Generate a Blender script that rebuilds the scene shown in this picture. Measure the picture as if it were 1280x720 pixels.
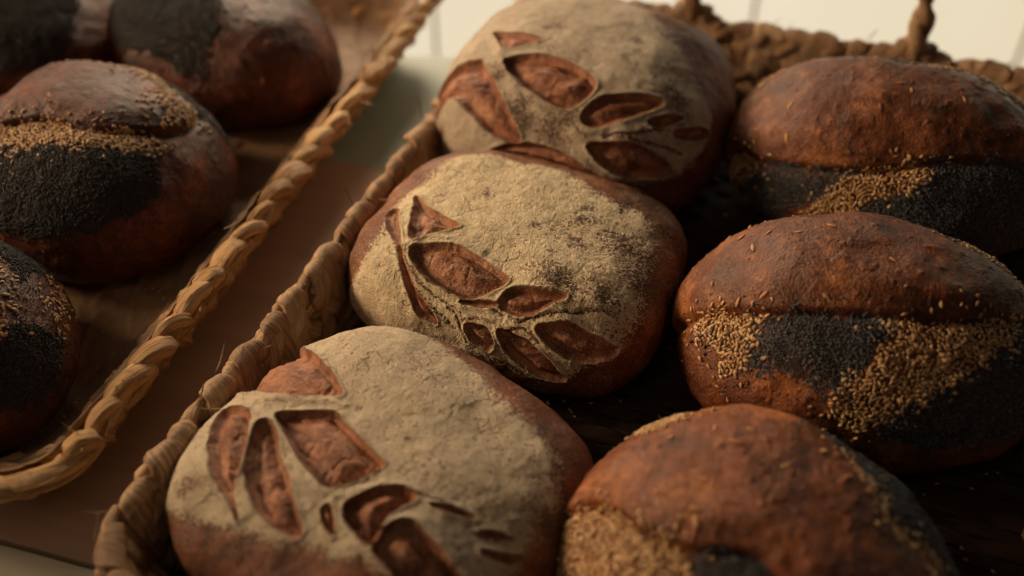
import bpy, math
import numpy as np

# ------------------------------------------------------------------ scene, camera, light
scene = bpy.context.scene
for o in list(bpy.data.objects):
    bpy.data.objects.remove(o, do_unlink=True)
C = scene.collection
CM = 0.01                                    # everything below is laid out in centimetres
scene.render.engine = 'CYCLES'
scene.render.resolution_x = 1024
scene.render.resolution_y = 576

cam = bpy.data.cameras.new('camera')
camo = bpy.data.objects.new('camera', cam)
C.objects.link(camo)
camo.location = (0, 0, 43.4 * CM)
camo.rotation_euler = (math.radians(90 - 42.5), 0, 0)
cam.sensor_width = 36
cam.lens = 36 * 1300 / 1280
cam.clip_start = 0.02
cam.clip_end = 20
cam.dof.use_dof = True
cam.dof.focus_distance = 0.53
cam.dof.aperture_fstop = 3.1
cam.dof.aperture_blades = 7
scene.camera = camo

w = bpy.data.worlds.new('World')
scene.world = w
w.use_nodes = True
w.node_tree.nodes['Background'].inputs[0].default_value = (0.60, 0.46, 0.34, 1)
w.node_tree.nodes['Background'].inputs[1].default_value = 0.055

def area(name, loc, target, sx, sy, power, col, spread=180):
    l = bpy.data.lights.new(name, 'AREA')
    l.shape = 'RECTANGLE'
    l.size, l.size_y, l.energy, l.color = sx, sy, power, col
    l.spread = math.radians(spread)
    o = bpy.data.objects.new(name, l)
    C.objects.link(o)
    o.location = loc
    d = np.array(target) - np.array(loc)
    from mathutils import Vector
    o.rotation_euler = Vector(d).to_track_quat('-Z', 'Y').to_euler()
    return o
area('window_light', (-1.05, 0.66, 0.50), (0.14, 0.42, 0.16), 0.40, 0.30, 1.45, (1.0, 0.68, 0.40), 48)
area('back_light', (-0.22, 1.25, 0.42), (-0.04, 0.45, 0.0), 0.35, 0.25, 0.9, (1.0, 0.76, 0.52), 70)
area('fill_light', (-0.45, -0.15, 0.95), (-0.05, 0.4, 0.0), 0.5, 0.5, 0.5, (1.0, 0.75, 0.52))  # added fill without a visible source, lifts the dark sides

scene.view_settings.view_transform = 'Standard'
scene.view_settings.look = 'None'
scene.view_settings.exposure = 0
scene.view_settings.gamma = 1

# measured loaf sizes (cm) and outlines of the cuts and seed patches in each loaf's own surface coordinates
LOAF_SHAPE = {"f1": {"a": 8.95, "b": 8.45, "ct": 3.9, "cb": 4.5, "n": 3.0, "m": 2.6, "c": [-5.87, 28.9, 4.0], "yaw": -37.5}, "f2": {"a": 9.05, "b": 7.45, "ct": 3.9, "cb": 4.5, "n": 3.3, "m": 2.8, "c": [0.47, 44.75, 4.2], "yaw": -24}, "f3": {"a": 9.6, "b": 8.9, "ct": 6.1, "cb": 5.4, "n": 2.7, "m": 2.4, "c": [5.05, 59.6, 5.0], "yaw": -21}, "s1": {"a": 8.5, "b": 7.6, "ct": 5.5, "cb": 4.2, "n": 2.05, "m": 2.1, "tap": 0.03, "c": [10.2, 24.4, 4.3], "yaw": -25}, "s2": {"a": 9.3, "b": 7.0, "ct": 6.6, "cb": 4.2, "n": 2.55, "m": 2.1, "tap": 0.12, "c": [17.9, 37.7, 4.3], "yaw": -7}, "s3": {"a": 9.9, "b": 6.9, "ct": 6.5, "cb": 4.6, "n": 2.6, "m": 2.1, "tap": 0.12, "c": [23.8, 53.4, 4.6], "yaw": -15}, "l1": {"a": 8.8, "b": 8.0, "ct": 5.8, "cb": 4.2, "n": 2.5, "m": 2.1, "tap": 0.12, "c": [-26.0, 52.6, 4.5], "yaw": -30}, "l2": {"a": 9.5, "b": 6.9, "ct": 6, "cb": 4.2, "n": 2.25, "m": 2.1, "tap": 0.12, "c": [-21.2, 68, 4.3], "yaw": -30}, "l3": {"a": 8.6, "b": 6.9, "ct": 5.8, "cb": 4.2, "n": 2.25, "m": 2.1, "tap": 0.12, "c": [-30.7, 38, 4.3], "yaw": -32}, "l4": {"a": 9, "b": 6.9, "ct": 5.8, "cb": 4.2, "n": 2.25, "m": 2.1, "tap": 0.12, "c": [-36.5, 69, 4.3], "yaw": -20}}
MARKS = {"f1":{"cuts":[[[-1.205,-0.421],[-1.21,-0.33],[-1.079,-0.326],[-0.976,-0.434],[-0.837,-0.61],[-0.732,-0.743],[-0.65,-0.866],[-0.549,-0.97],[-0.398,-1.065],[-0.58,-0.968],[-0.765,-0.869],[-0.935,-0.729],[-1.087,-0.572]],[[-0.935,-0.373],[-0.836,-0.398],[-0.589,-0.611],[-0.347,-0.761],[-0.079,-0.898],[0.11,-0.975],[0.068,-1.02],[-0.109,-1.03],[-0.34,-0.98],[-0.555,-0.861],[-0.713,-0.713],[-0.851,-0.545]],[[-0.917,-0.269],[-0.821,-0.133],[-0.623,0.027],[-0.447,-0.027],[-0.061,-0.116],[0.27,-0.181],[0.235,-0.368],[0.114,-0.579],[-0.005,-0.678],[-0.189,-0.655],[-0.395,-0.596],[-0.648,-0.469],[-0.793,-0.368]],[[-1.36,0.509],[-1.022,0.39],[-0.849,0.334],[-0.698,0.242],[-0.854,0.101],[-0.965,-0.016],[-1.179,-0.122],[-1.612,-0.085],[-1.804,0.321],[-1.776,0.618]],[[0.252,-0.698],[0.309,-0.576],[0.421,-0.41],[0.599,-0.265],[0.709,-0.263],[0.661,-0.404],[0.613,-0.546],[0.62,-0.632],[0.616,-0.718],[0.593,-0.762],[0.464,-0.768],[0.337,-0.762]],[[0.654,-0.598],[0.713,-0.488],[0.803,-0.421],[0.934,-0.415],[1.054,-0.409],[1.129,-0.426],[1.11,-0.55],[0.916,-0.699],[0.776,-0.73],[0.689,-0.746],[0.637,-0.728]],[[0.101,-0.81],[0.134,-0.766],[0.229,-0.797],[0.334,-0.86],[0.28,-0.873],[0.164,-0.853]],[[0.808,-0.229],[0.909,-0.111],[1.031,-0.047],[0.931,-0.153]],[[1.085,-0.109],[1.13,-0.026],[1.196,0.025],[1.141,-0.056]],[[1.139,-0.2],[1.207,-0.107],[1.296,-0.005],[1.228,-0.137]]],"flour":[[-0.957,-1.101],[-0.753,-1.113],[-0.527,-1.144],[-0.211,-1.127],[0.015,-1.097],[0.256,-1.005],[0.414,-0.955],[0.609,-0.847],[0.827,-0.758],[1.015,-0.67],[1.237,-0.439],[1.336,-0.204],[1.318,-0.055],[1.295,0.085],[1.256,0.297],[1.202,0.472],[1.082,0.634],[0.966,0.736],[0.809,0.844],[0.613,0.955],[0.357,1.067],[0.087,1.141],[-0.188,1.205],[-0.403,1.232],[-0.631,1.149],[-0.898,1.07],[-1.106,0.913],[-1.37,0.74],[-1.537,0.576],[-1.512,-0.073],[-1.625,-0.518],[-1.56,-0.94],[-1.317,-1.148]],"worn":[[-0.663,-0.823,0.054],[-0.863,-0.944,0.067],[0.852,-0.535,0.081],[1.244,0.318,0.121],[0.248,0.214,0.038],[-0.468,0.213,0.038]],"ridge":[[[-1.173,-0.128],[-0.96,-0.309],[-0.679,-0.511],[-0.306,-0.697],[0.005,-0.722],[0.189,-0.655],[0.433,-0.333],[0.621,-0.232]],[[-1.074,-0.16],[-0.899,-0.026],[-0.71,0.145],[-0.6,0.157]],[[-0.956,-0.404],[-0.768,-0.677],[-0.62,-0.847],[-0.369,-1.023]],[[0.134,-0.722],[0.325,-0.806],[0.548,-0.808],[0.806,-0.749]],[[0.626,-0.728],[0.644,-0.577],[0.748,-0.433],[0.881,-0.375],[1.033,-0.379]]],"groove":[[[-1.068,-0.326],[-1.221,-0.329],[-1.122,-0.528],[-0.97,-0.695]],[[0.632,-0.265],[0.81,-0.144],[0.998,-0.068]],[[1.074,-0.14],[1.163,-0.056],[1.207,0.046]]]},"f2":{"cuts":[[[-1.086,-0.078],[-0.973,-0.215],[-0.726,-0.413],[-0.527,-0.527],[-0.653,-0.63],[-0.777,-0.709],[-0.908,-0.5]],[[-0.739,-0.796],[-0.656,-0.77],[-0.432,-0.769],[-0.165,-0.831],[0.09,-0.898],[0.279,-0.928],[0.203,-1.029],[0.057,-1.13],[-0.087,-1.163],[-0.283,-1.125],[-0.482,-1.05],[-0.624,-0.943]],[[0.262,-1.115],[0.307,-1.025],[0.436,-0.944],[0.618,-0.868],[0.771,-0.794],[0.678,-0.918],[0.565,-1.044],[0.447,-1.117],[0.333,-1.134]],[[0.632,-1.103],[0.721,-1.021],[0.832,-0.936],[0.973,-0.88],[1.103,-0.835],[1.168,-0.817],[1.135,-0.911],[1.015,-1.039],[0.895,-1.106],[0.762,-1.122]],[[0.005,-1.34],[0.115,-1.317],[0.245,-1.313],[0.32,-1.386],[0.296,-1.464],[0.18,-1.458],[0.064,-1.417]],[[0.337,-1.265],[0.469,-1.235],[0.632,-1.21],[0.79,-1.223],[0.926,-1.235],[1.01,-1.25],[0.863,-1.377],[0.647,-1.42],[0.466,-1.397],[0.383,-1.327]],[[-1.144,-0.353],[-1.136,-0.272],[-1.091,-0.315],[-1.006,-0.484],[-0.838,-0.747],[-0.942,-0.645],[-1.06,-0.492]],[[-0.837,-0.757],[-0.697,-0.938],[-0.538,-1.132],[-0.409,-1.239],[-0.282,-1.366],[-0.372,-1.35],[-0.496,-1.276],[-0.589,-1.128],[-0.706,-0.958]],[[-0.097,-1.196],[0.108,-1.152],[0.293,-1.114],[0.127,-1.184]]],"flour":[[-1.163,0.056],[-1.116,0.211],[-1.017,0.484],[-0.955,0.68],[-0.7,0.824],[-0.373,0.905],[-0.027,0.958],[0.334,0.86],[0.605,0.729],[0.848,0.598],[0.981,0.548],[1.084,0.449],[1.193,0.209],[1.23,-0.015],[1.257,-0.257],[1.255,-0.488],[1.226,-0.68],[1.188,-0.824],[1.157,-0.898],[1.063,-1.052],[1.01,-1.3],[0.833,-1.443],[0.676,-1.49],[0.374,-1.578],[-0.043,-1.604],[-0.432,-1.562],[-0.9,-1.431],[-1.279,-1.23],[-1.332,-1.088],[-1.363,-0.968],[-1.081,-0.867],[-1.058,-0.656],[-1.166,-0.342],[-1.206,-0.127]],"worn":[[0.71,0.199,0.094],[0.765,-0.208,0.094],[1.108,0.015,0.165],[0.997,0.099,0.094],[0.647,-0.738,0.118],[0.768,-0.688,0.083],[-0.534,0.179,0.071],[0.292,-0.214,0.071],[0.673,0.371,0.071],[1.01,-0.588,0.094],[1.213,-0.279,0.141]],"ridge":[[[-1.048,-0.296],[-0.816,-0.759],[-0.643,-0.963],[-0.448,-1.106],[-0.157,-1.217],[-0.005,-1.285]],[[-0.785,-0.751],[-0.703,-0.692],[-0.467,-0.703],[-0.112,-0.788]],[[-0.066,-1.218],[0.199,-1.172],[0.273,-1.114]],[[0.025,-1.285],[0.268,-1.235],[0.422,-1.335],[0.632,-1.39]],[[0.403,-1.174],[0.618,-1.147],[0.77,-1.142],[0.924,-1.112]]],"groove":[[[-1.12,-0.385],[-0.93,-0.656],[-0.731,-0.903],[-0.571,-1.097],[-0.388,-1.251],[-0.084,-1.394]],[[-0.803,-0.792],[-0.576,-1.033],[-0.351,-1.188],[-0.045,-1.285]],[[-0.076,-1.207],[0.138,-1.162],[0.352,-1.166]],[[0.497,-1.135],[0.695,-0.97],[0.898,-0.794],[1.091,-0.653]],[[-0.035,-1.318],[0.116,-1.262],[0.298,-1.245],[0.44,-1.367],[0.692,-1.445]],[[0.429,-1.237],[0.536,-1.154],[0.678,-1.152]],[[-0.207,-1.259],[-0.105,-1.295],[0.053,-1.472],[0.388,-1.522],[0.685,-1.488]]]},"f3":{"cuts":[[[-0.898,-0.111],[-0.743,-0.209],[-0.543,-0.288],[-0.389,-0.366],[-0.486,-0.419],[-0.626,-0.48],[-0.738,-0.38]],[[-0.577,-0.644],[-0.493,-0.582],[-0.352,-0.564],[-0.135,-0.589],[0.07,-0.645],[0.252,-0.709],[0.282,-0.818],[0.205,-0.93],[0.099,-0.997],[-0.026,-0.987],[-0.205,-0.93],[-0.388,-0.826]],[[0.245,-1.017],[0.301,-0.905],[0.388,-0.815],[0.53,-0.733],[0.695,-0.649],[0.815,-0.611],[0.733,-0.733],[0.596,-0.881],[0.432,-1.02],[0.306,-1.058]],[[0.362,-1.176],[0.478,-1.115],[0.659,-1.026],[0.829,-0.968],[0.977,-0.942],[1.066,-0.961],[0.969,-1.075],[0.782,-1.203],[0.609,-1.244],[0.47,-1.224]],[[-1.134,-0.869],[-1.401,-0.905],[-1.499,-0.625],[-0.903,-0.543],[-0.691,-0.714],[-0.532,-0.906],[-0.399,-1.054],[-0.291,-1.179],[-0.247,-1.258],[-0.388,-1.251],[-0.577,-1.151],[-0.754,-0.996],[-0.926,-0.833]],[[-0.599,-1.341],[-0.415,-1.293],[-0.146,-1.283],[0.125,-1.294],[0.404,-1.315],[0.58,-1.332],[0.428,-1.389],[0.044,-1.417],[-0.31,-1.386]],[[0.748,-0.817],[0.841,-0.704],[0.966,-0.612],[0.927,-0.698],[0.823,-0.801]],[[0.943,-0.759],[1.026,-0.659],[1.154,-0.536],[1.244,-0.489],[1.135,-0.629],[1.008,-0.743]]],"flour":[[-1.132,-0.996],[-1.465,-1.197],[-1.393,-1.406],[-0.76,-1.487],[-0.138,-1.558],[0.444,-1.431],[0.824,-1.26],[1.066,-1.031],[1.217,-0.761],[1.266,-0.487],[1.146,-0.292],[0.997,-0.131],[0.775,0.23],[0.461,0.561],[0.093,0.903],[-0.356,0.91],[-0.963,0.807],[-1.387,0.478],[-1.333,-0.413],[-1.385,-0.905]],"worn":[[-0.325,-0.093,0.084],[-0.424,-0.115,0.053],[0.469,-0.049,0.053],[0.752,0.283,0.147],[-0.316,-1.047,0.095],[-0.592,-0.773,0.063],[0.026,-1.163,0.126],[0.886,-0.501,0.105],[-0.221,-1.116,0.074],[0.161,-1.052,0.074]],"ridge":[[[-0.797,-0.538],[-0.551,-0.732],[-0.319,-0.97],[-0.026,-1.086],[0.251,-1.137],[0.452,-1.203],[0.673,-1.206],[1.07,-1.01]],[[0.251,-1.137],[0.462,-1.04],[0.719,-0.925],[0.951,-0.665]],[[-0.853,-0.207],[-0.644,-0.577],[-0.542,-0.7]]],"groove":[[[0.471,-1.061],[0.653,-0.973],[0.799,-0.845],[0.983,-0.662]],[[0.554,-1.045],[0.77,-0.942],[1.063,-0.819]]]},"s1":{"band":[[-1.322,-0.294],[-1.125,-0.283],[-0.891,-0.396],[-0.647,-0.501],[-0.494,-0.539],[-0.363,-0.553],[0.005,-0.469],[0.233,-0.555],[0.434,-0.726],[0.879,-0.618],[1.285,-0.025],[1.107,0.139],[0.94,0.215],[0.763,0.294],[0.549,0.515],[0.271,0.818],[0.046,1.108],[-0.267,1.191],[-0.584,1.106],[-0.884,0.767],[-1.13,0.307],[-1.349,-0.17]],"ses":[[[-1.341,-0.343],[-1.125,-0.283],[-0.891,-0.396],[-0.647,-0.501],[-0.494,-0.539],[-0.362,-0.619],[-0.381,-0.695],[-0.517,-0.777],[-0.751,-0.785],[-0.876,-0.807],[-1.013,-0.896],[-1.346,-0.802],[-1.324,-0.561]],[[0.272,0.785],[0.356,0.838],[0.568,0.58],[0.772,0.347],[0.961,0.278],[1.15,0.19],[1.218,0.076],[1.097,0.005],[0.942,0.152],[0.764,0.251],[0.54,0.44]],[[-1.197,0.697],[-0.989,0.948],[-0.777,0.69],[-0.936,0.394]]],"pop":[[[-1.197,-0.902],[-0.862,-0.839],[-0.751,-0.785],[-0.517,-0.777],[-0.393,-0.672],[-0.363,-0.553],[0.005,-0.469],[0.233,-0.555],[0.434,-0.726],[0.556,-1.023],[-0.339,-1.537],[-1.14,-1.225]],[[0.017,1.241],[0.11,0.997],[0.356,0.838],[0.568,0.58],[0.772,0.347],[0.961,0.278],[1.15,0.19],[1.854,0.185],[1.687,0.945],[1.327,1.24],[0.617,1.458]]],"loose":[[-0.675,-0.296],[-0.444,-0.3],[-0.41,-0.377],[-0.356,0.345],[-0.299,0.543],[0.35,0.652],[0.016,0.292],[-0.528,0.494]]},"s2":{"band":[[-1.636,0.155],[-1.372,-0.114],[-1.114,-0.283],[-0.879,-0.407],[-0.593,-0.481],[-0.299,-0.521],[0.038,-0.535],[0.365,-0.498],[0.894,-0.301],[1.262,-0.076],[1.252,0.025],[1.092,0.284],[0.906,0.269],[0.708,0.274],[0.552,0.385],[0.474,0.544],[0.126,0.796],[-0.278,0.828],[-0.648,0.804],[-0.959,0.75],[-1.264,0.633],[-1.589,0.436]],"ses":[[[-1.259,-0.227],[-1.114,-0.293],[-0.834,-0.451],[-0.885,-0.512],[-0.96,-0.685],[-1.071,-0.747],[-1.173,-0.676],[-1.119,-0.569],[-1.253,-0.358]],[[0.005,-0.59],[0.364,-0.509],[0.872,-0.312],[0.698,-0.585],[0.561,-0.764],[0.372,-0.957],[0.202,-1.084],[-0.015,-1.252],[-0.275,-1.301],[-0.432,-1.194],[-0.319,-0.981],[-0.165,-0.831],[-0.038,-0.678]],[[0.552,0.385],[0.708,0.274],[0.906,0.269],[1.092,0.294],[1.322,0.395],[1.125,0.547],[0.875,0.678]],[[-1.2,0.661],[-0.91,0.801],[-0.676,0.839],[-0.876,0.685]]],"pop":[[[-0.834,-0.44],[-0.081,-0.546],[0.005,-0.59],[-0.038,-0.678],[-0.186,-0.853],[-0.319,-0.981],[-0.474,-1.007],[-0.637,-0.899],[-0.833,-0.81],[-0.967,-0.726],[-0.885,-0.512]],[[0.872,-0.312],[1.262,-0.076],[1.351,-0.352],[1.421,-0.714],[0.637,-1.347],[0.025,-1.406],[-0.015,-1.252],[0.202,-1.084],[0.372,-0.957],[0.561,-0.764],[0.698,-0.585]],[[-0.302,0.9],[0.141,0.888],[0.691,0.481],[1.12,0.867],[0.192,1.208]]],"loose":[[-0.893,0.333],[-0.73,0.284],[-0.556,0.201],[-0.346,0.258],[-0.949,-0.299],[-0.795,-0.314],[-0.432,-0.399],[0.028,-0.083],[-0.842,0.154]],"black":[[-1.23,-0.379],[-1.234,-0.298],[-1.213,-0.471],[-1.231,-0.52],[-1.133,-0.354],[-1.127,-0.457],[-1.08,-0.511],[-1.056,-0.554],[-1.142,-0.394],[-1.101,-0.325],[-0.998,-0.433],[-1.186,-0.382],[-1.329,-0.353],[-1.039,-0.483],[-1.098,-0.561],[-1.16,-0.454]]},"s3":{"band":[[-1.678,-0.253],[-1.481,-0.363],[-1.185,-0.665],[-0.826,-0.895],[-0.392,-0.989],[0.026,-0.932],[0.916,-0.552],[1.329,-0.015],[1.261,0.156],[1.051,0.171],[0.899,0.048],[0.71,0.166],[0.608,0.341],[0.225,0.346],[-0.148,0.303],[-0.579,0.45],[-0.923,0.52],[-1.216,0.48],[-1.428,0.412],[-1.638,0.22],[-1.704,-0.016]],"ses":[[[-1.549,-0.32],[-1.342,-0.481],[-1.229,-0.65],[-1.299,-0.692],[-1.517,-0.55],[-1.61,-0.381]],[[-0.391,-1.011],[0.163,-0.908],[0.171,-1.04],[-0.005,-1.141],[-0.246,-1.269],[-0.49,-1.352],[-0.761,-1.425],[-0.967,-1.218],[-0.76,-1.143],[-0.595,-1.053]],[[-0.159,0.226],[0.225,0.313],[0.599,0.276],[0.71,0.145],[0.954,0.047],[1.078,0.397],[0.665,0.529],[0.264,0.588]],[[-1.441,0.4],[-1.302,0.514],[-1.047,0.306],[-1.205,0.188]]],"pop":[[[-1.364,-0.586],[-1.185,-0.665],[-0.826,-0.895],[-0.391,-1.0],[-0.624,-1.072],[-0.76,-1.143],[-1.006,-1.161],[-1.394,-1.028],[-1.449,-0.738]],[[0.163,-0.908],[0.915,-0.563],[1.271,-0.196],[1.482,-0.353],[1.532,-0.843],[0.372,-1.708],[-0.492,-1.609],[-0.761,-1.425],[-0.49,-1.352],[-0.246,-1.269],[-0.005,-1.141],[0.171,-1.04]],[[-0.982,0.554],[-0.579,0.45],[-0.148,0.303],[0.264,0.588],[0.665,0.529],[1.078,0.397],[1.665,0.613],[0.44,0.979],[-0.986,0.986],[-1.365,0.805]]],"loose":[[-0.944,-0.613],[-0.149,-0.193],[-0.06,-0.259],[-0.165,-0.831],[-0.016,-0.855],[0.143,-0.854],[0.368,-0.279],[-0.111,-0.865],[-0.926,-0.342]]},"l1":{"band":[[-0.663,-0.64],[-0.352,-0.575],[0.005,-0.369],[0.5,-0.223],[0.755,0.016],[0.924,0.384],[0.806,0.749],[0.742,0.753],[0.538,0.787],[0.026,1.02],[-0.194,0.974],[-0.365,0.881],[-0.518,0.766],[-0.694,0.706],[-0.962,0.433],[-0.818,-0.068],[-0.482,-0.584]],"ses":[[[-0.663,-0.64],[-0.33,-0.587],[0.016,-0.38],[0.511,-0.234],[0.766,0.005],[0.964,0.131],[0.909,-0.111],[0.629,-0.372],[0.33,-0.576],[-0.166,-0.754],[-0.506,-0.788]],[[-0.694,0.706],[-0.383,0.925],[0.026,1.02],[0.742,0.753],[0.846,0.641],[0.816,0.356],[0.416,0.628],[-0.419,0.846],[-0.608,0.675]]],"pop":[[[-0.506,-0.788],[-0.166,-0.754],[0.33,-0.576],[0.629,-0.372],[0.909,-0.111],[1.02,-0.047],[1.127,-0.211],[1.171,-0.454],[1.05,-0.749],[0.735,-1.093],[0.204,-1.336],[-0.23,-1.171]],[[-0.746,0.845],[-0.394,0.952],[0.027,1.071],[0.779,0.791],[0.91,1.213],[-0.058,1.632],[-0.688,1.336]]],"loose":[[0.575,0.352],[0.391,-0.093],[-0.105,-0.127]]},"l2":{"band":[],"ses":[],"pop":[[[-1.334,-0.401],[-0.846,-0.909],[-0.703,-1.077],[-0.005,-1.086],[0.374,-1.132],[0.647,-1.048],[0.619,-0.858],[0.486,-0.43],[0.16,-0.028],[-0.71,0.018],[-1.236,-0.181]]],"loose":[[0.98,-0.34],[1.155,-0.647]]},"l3":{"band":[],"ses":[[[0.511,0.266],[0.498,0.734],[0.728,0.637],[1.013,0.349],[1.107,0.129],[1.184,-0.158],[1.006,-0.245]],[[0.61,1.116],[0.737,1.251],[1.21,0.732],[1.131,0.548]]],"pop":[[[0.077,0.649],[-0.142,1.206],[0.153,1.395],[0.396,1.342],[0.61,1.116],[0.728,0.637],[0.498,0.734],[0.511,0.266]],[[1.006,-0.245],[1.184,-0.158],[1.013,0.349],[1.131,0.548],[1.21,0.732],[1.472,0.334],[1.438,-0.122],[1.208,-0.532]]]},"l4":{"band":[],"ses":[],"pop":[[[-0.401,-0.279],[0.072,0.006],[0.477,0.321],[0.735,0.487],[0.997,-0.11],[1.142,-0.547],[0.965,-0.861],[0.51,-1.091],[0.037,-0.987]]]}}

rng = np.random.default_rng(7)

# ------------------------------------------------------------------ noise
def hash3(i, j, k, s):
    n = (i.astype(np.int64) * 73856093) ^ (j.astype(np.int64) * 19349663) ^ (k.astype(np.int64) * 83492791) ^ (s * 2654435761)
    n = (n ^ (n >> 13)) * 1274126177 & 0x7fffffff
    n = (n ^ (n >> 15)) * 2246822519 & 0x7fffffff
    return ((n >> 4) & 0xffff) / 65535.0
def vnoise(P, s=0):
    I = np.floor(P).astype(np.int64)
    F = P - I
    F = F * F * F * (F * (F * 6 - 15) + 10)
    r = 0
    for a in (0, 1):
        wa = F[..., 0] if a else 1 - F[..., 0]
        for b in (0, 1):
            wb = F[..., 1] if b else 1 - F[..., 1]
            for c in (0, 1):
                wc = F[..., 2] if c else 1 - F[..., 2]
                r = r + wa * wb * wc * hash3(I[..., 0] + a, I[..., 1] + b, I[..., 2] + c, s)
    return r * 2 - 1
def fbm(P, oct=3, s=0):
    r, a = 0, 1.0
    for o in range(oct):
        r = r + a * vnoise(P * 2.03 ** o + 17.3 * o, s + o)
        a *= 0.5
    return r
def sstep(a, b, x):
    t = np.clip((x - a) / (b - a), 0, 1)
    return t * t * (3 - 2 * t)

# ------------------------------------------------------------------ mesh helpers
def make_mesh(name, V, Fq, mat=None, attrs=None, smooth=True):
    me = bpy.data.meshes.new(name)
    V = np.ascontiguousarray(V, dtype=np.float32).reshape(-1, 3)
    Fq = np.ascontiguousarray(Fq, dtype=np.int32)
    nf, k = Fq.shape
    me.vertices.add(len(V)); me.vertices.foreach_set('co', V.ravel())
    me.loops.add(nf * k); me.loops.foreach_set('vertex_index', Fq.ravel())
    me.polygons.add(nf)
    me.polygons.foreach_set('loop_start', np.arange(0, nf * k, k, dtype=np.int32))
    me.polygons.foreach_set('loop_total', np.full(nf, k, dtype=np.int32))
    me.update(calc_edges=True)
    me.polygons.foreach_set('use_smooth', np.full(nf, smooth))
    for n, v in (attrs or {}).items():
        v = np.ascontiguousarray(v, dtype=np.float32)
        if v.ndim == 1:
            a = me.attributes.new(n, 'FLOAT', 'POINT'); a.data.foreach_set('value', v)
        else:
            a = me.attributes.new(n, 'FLOAT_VECTOR', 'POINT'); a.data.foreach_set('vector', v.ravel())
    me.validate()
    if mat: me.materials.append(mat)
    return me
def link(name, me, parent=None, loc=None, rot=None):
    o = bpy.data.objects.new(name, me)
    C.objects.link(o)
    if parent: o.parent = parent
    if loc is not None: o.location = loc
    if rot is not None: o.rotation_euler = rot
    return o
def tag(o, label=None, cat=None, group=None, kind=None):
    if label: o['label'] = label
    if cat: o['category'] = cat
    if group: o['group'] = group
    if kind: o['kind'] = kind
    return o
def grid_faces(n, m, wrap=False, base=0):
    i = np.arange(n - 1)[:, None]
    mm = m if wrap else m - 1
    j = np.arange(mm)[None, :]
    j2 = (j + 1) % m
    return (np.stack([i * m + j, i * m + j2, (i + 1) * m + j2, (i + 1) * m + j], -1).reshape(-1, 4) + base)

# ------------------------------------------------------------------ materials
class M:
    def __init__(s, name, rough=0.6, spec=0.35):
        s.m = bpy.data.materials.new(name); s.m.use_nodes = True
        s.t = s.m.node_tree; s.b = s.t.nodes['Principled BSDF']
        s.b.inputs['Roughness'].default_value = rough
        s.b.inputs['Specular IOR Level'].default_value = spec
        s.co = s.t.nodes.new('ShaderNodeTexCoord').outputs['Object']
    def n(s, t, **k):
        x = s.t.nodes.new(t)
        for a, b in k.items(): setattr(x, a, b)
        return x
    def l(s, a, b): s.t.links.new(a, b)
    def attr(s, name, vec=False):
        x = s.n('ShaderNodeAttribute', attribute_name=name)
        return x.outputs['Vector' if vec else 'Fac']
    def noise(s, scale, detail=3, rough=0.55, vec=None, dist=0):
        x = s.n('ShaderNodeTexNoise')
        x.inputs['Scale'].default_value = scale; x.inputs['Detail'].default_value = detail
        x.inputs['Roughness'].default_value = rough; x.inputs['Distortion'].default_value = dist
        s.l(vec if vec is not None else s.co, x.inputs['Vector'])
        return x.outputs['Fac']
    def voro(s, scale, out='Distance', vec=None):
        x = s.n('ShaderNodeTexVoronoi'); x.inputs['Scale'].default_value = scale
        s.l(vec if vec is not None else s.co, x.inputs['Vector'])
        return x.outputs[out]
    def mth(s, op, a, b=0.0, c=None):
        x = s.n('ShaderNodeMath', operation=op)
        for i, v in enumerate((a, b, c)):
            if v is None: continue
            if isinstance(v, (int, float)): x.inputs[i].default_value = v
            else: s.l(v, x.inputs[i])
        return x.outputs[0]
    def rng(s, v, a, b, c=0.0, d=1.0, smooth=True):
        x = s.n('ShaderNodeMapRange'); x.interpolation_type = 'SMOOTHSTEP' if smooth else 'LINEAR'
        s.l(v, x.inputs[0])
        for i, q in enumerate((a, b, c, d)): x.inputs[i + 1].default_value = q
        return x.outputs[0]
    def mix(s, f, a, b, mode='MIX'):
        x = s.n('ShaderNodeMix', data_type='RGBA', blend_type=mode)
        if isinstance(f, (int, float)): x.inputs[0].default_value = f
        else: s.l(f, x.inputs[0])
        for i, v in ((6, a), (7, b)):
            if isinstance(v, tuple): x.inputs[i].default_value = (*v, 1)
            else: s.l(v, x.inputs[i])
        return x.outputs[2]
    def vmul(s, v, k):
        x = s.n('ShaderNodeVectorMath', operation='MULTIPLY'); s.l(v, x.inputs[0]); x.inputs[1].default_value = k
        return x.outputs[0]
    def out(s, col, bump=None, dist=0.001, rough=None, strength=1.0):
        if isinstance(col, tuple): s.b.inputs['Base Color'].default_value = (*col, 1)
        else: s.l(col, s.b.inputs['Base Color'])
        if rough is not None: s.l(rough, s.b.inputs['Roughness'])
        if bump is not None:
            x = s.n('ShaderNodeBump'); x.inputs['Distance'].default_value = dist; x.inputs['Strength'].default_value = strength
            s.l(bump, x.inputs['Height']); s.l(x.outputs[0], s.b.inputs['Normal'])
        return s.m

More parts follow.
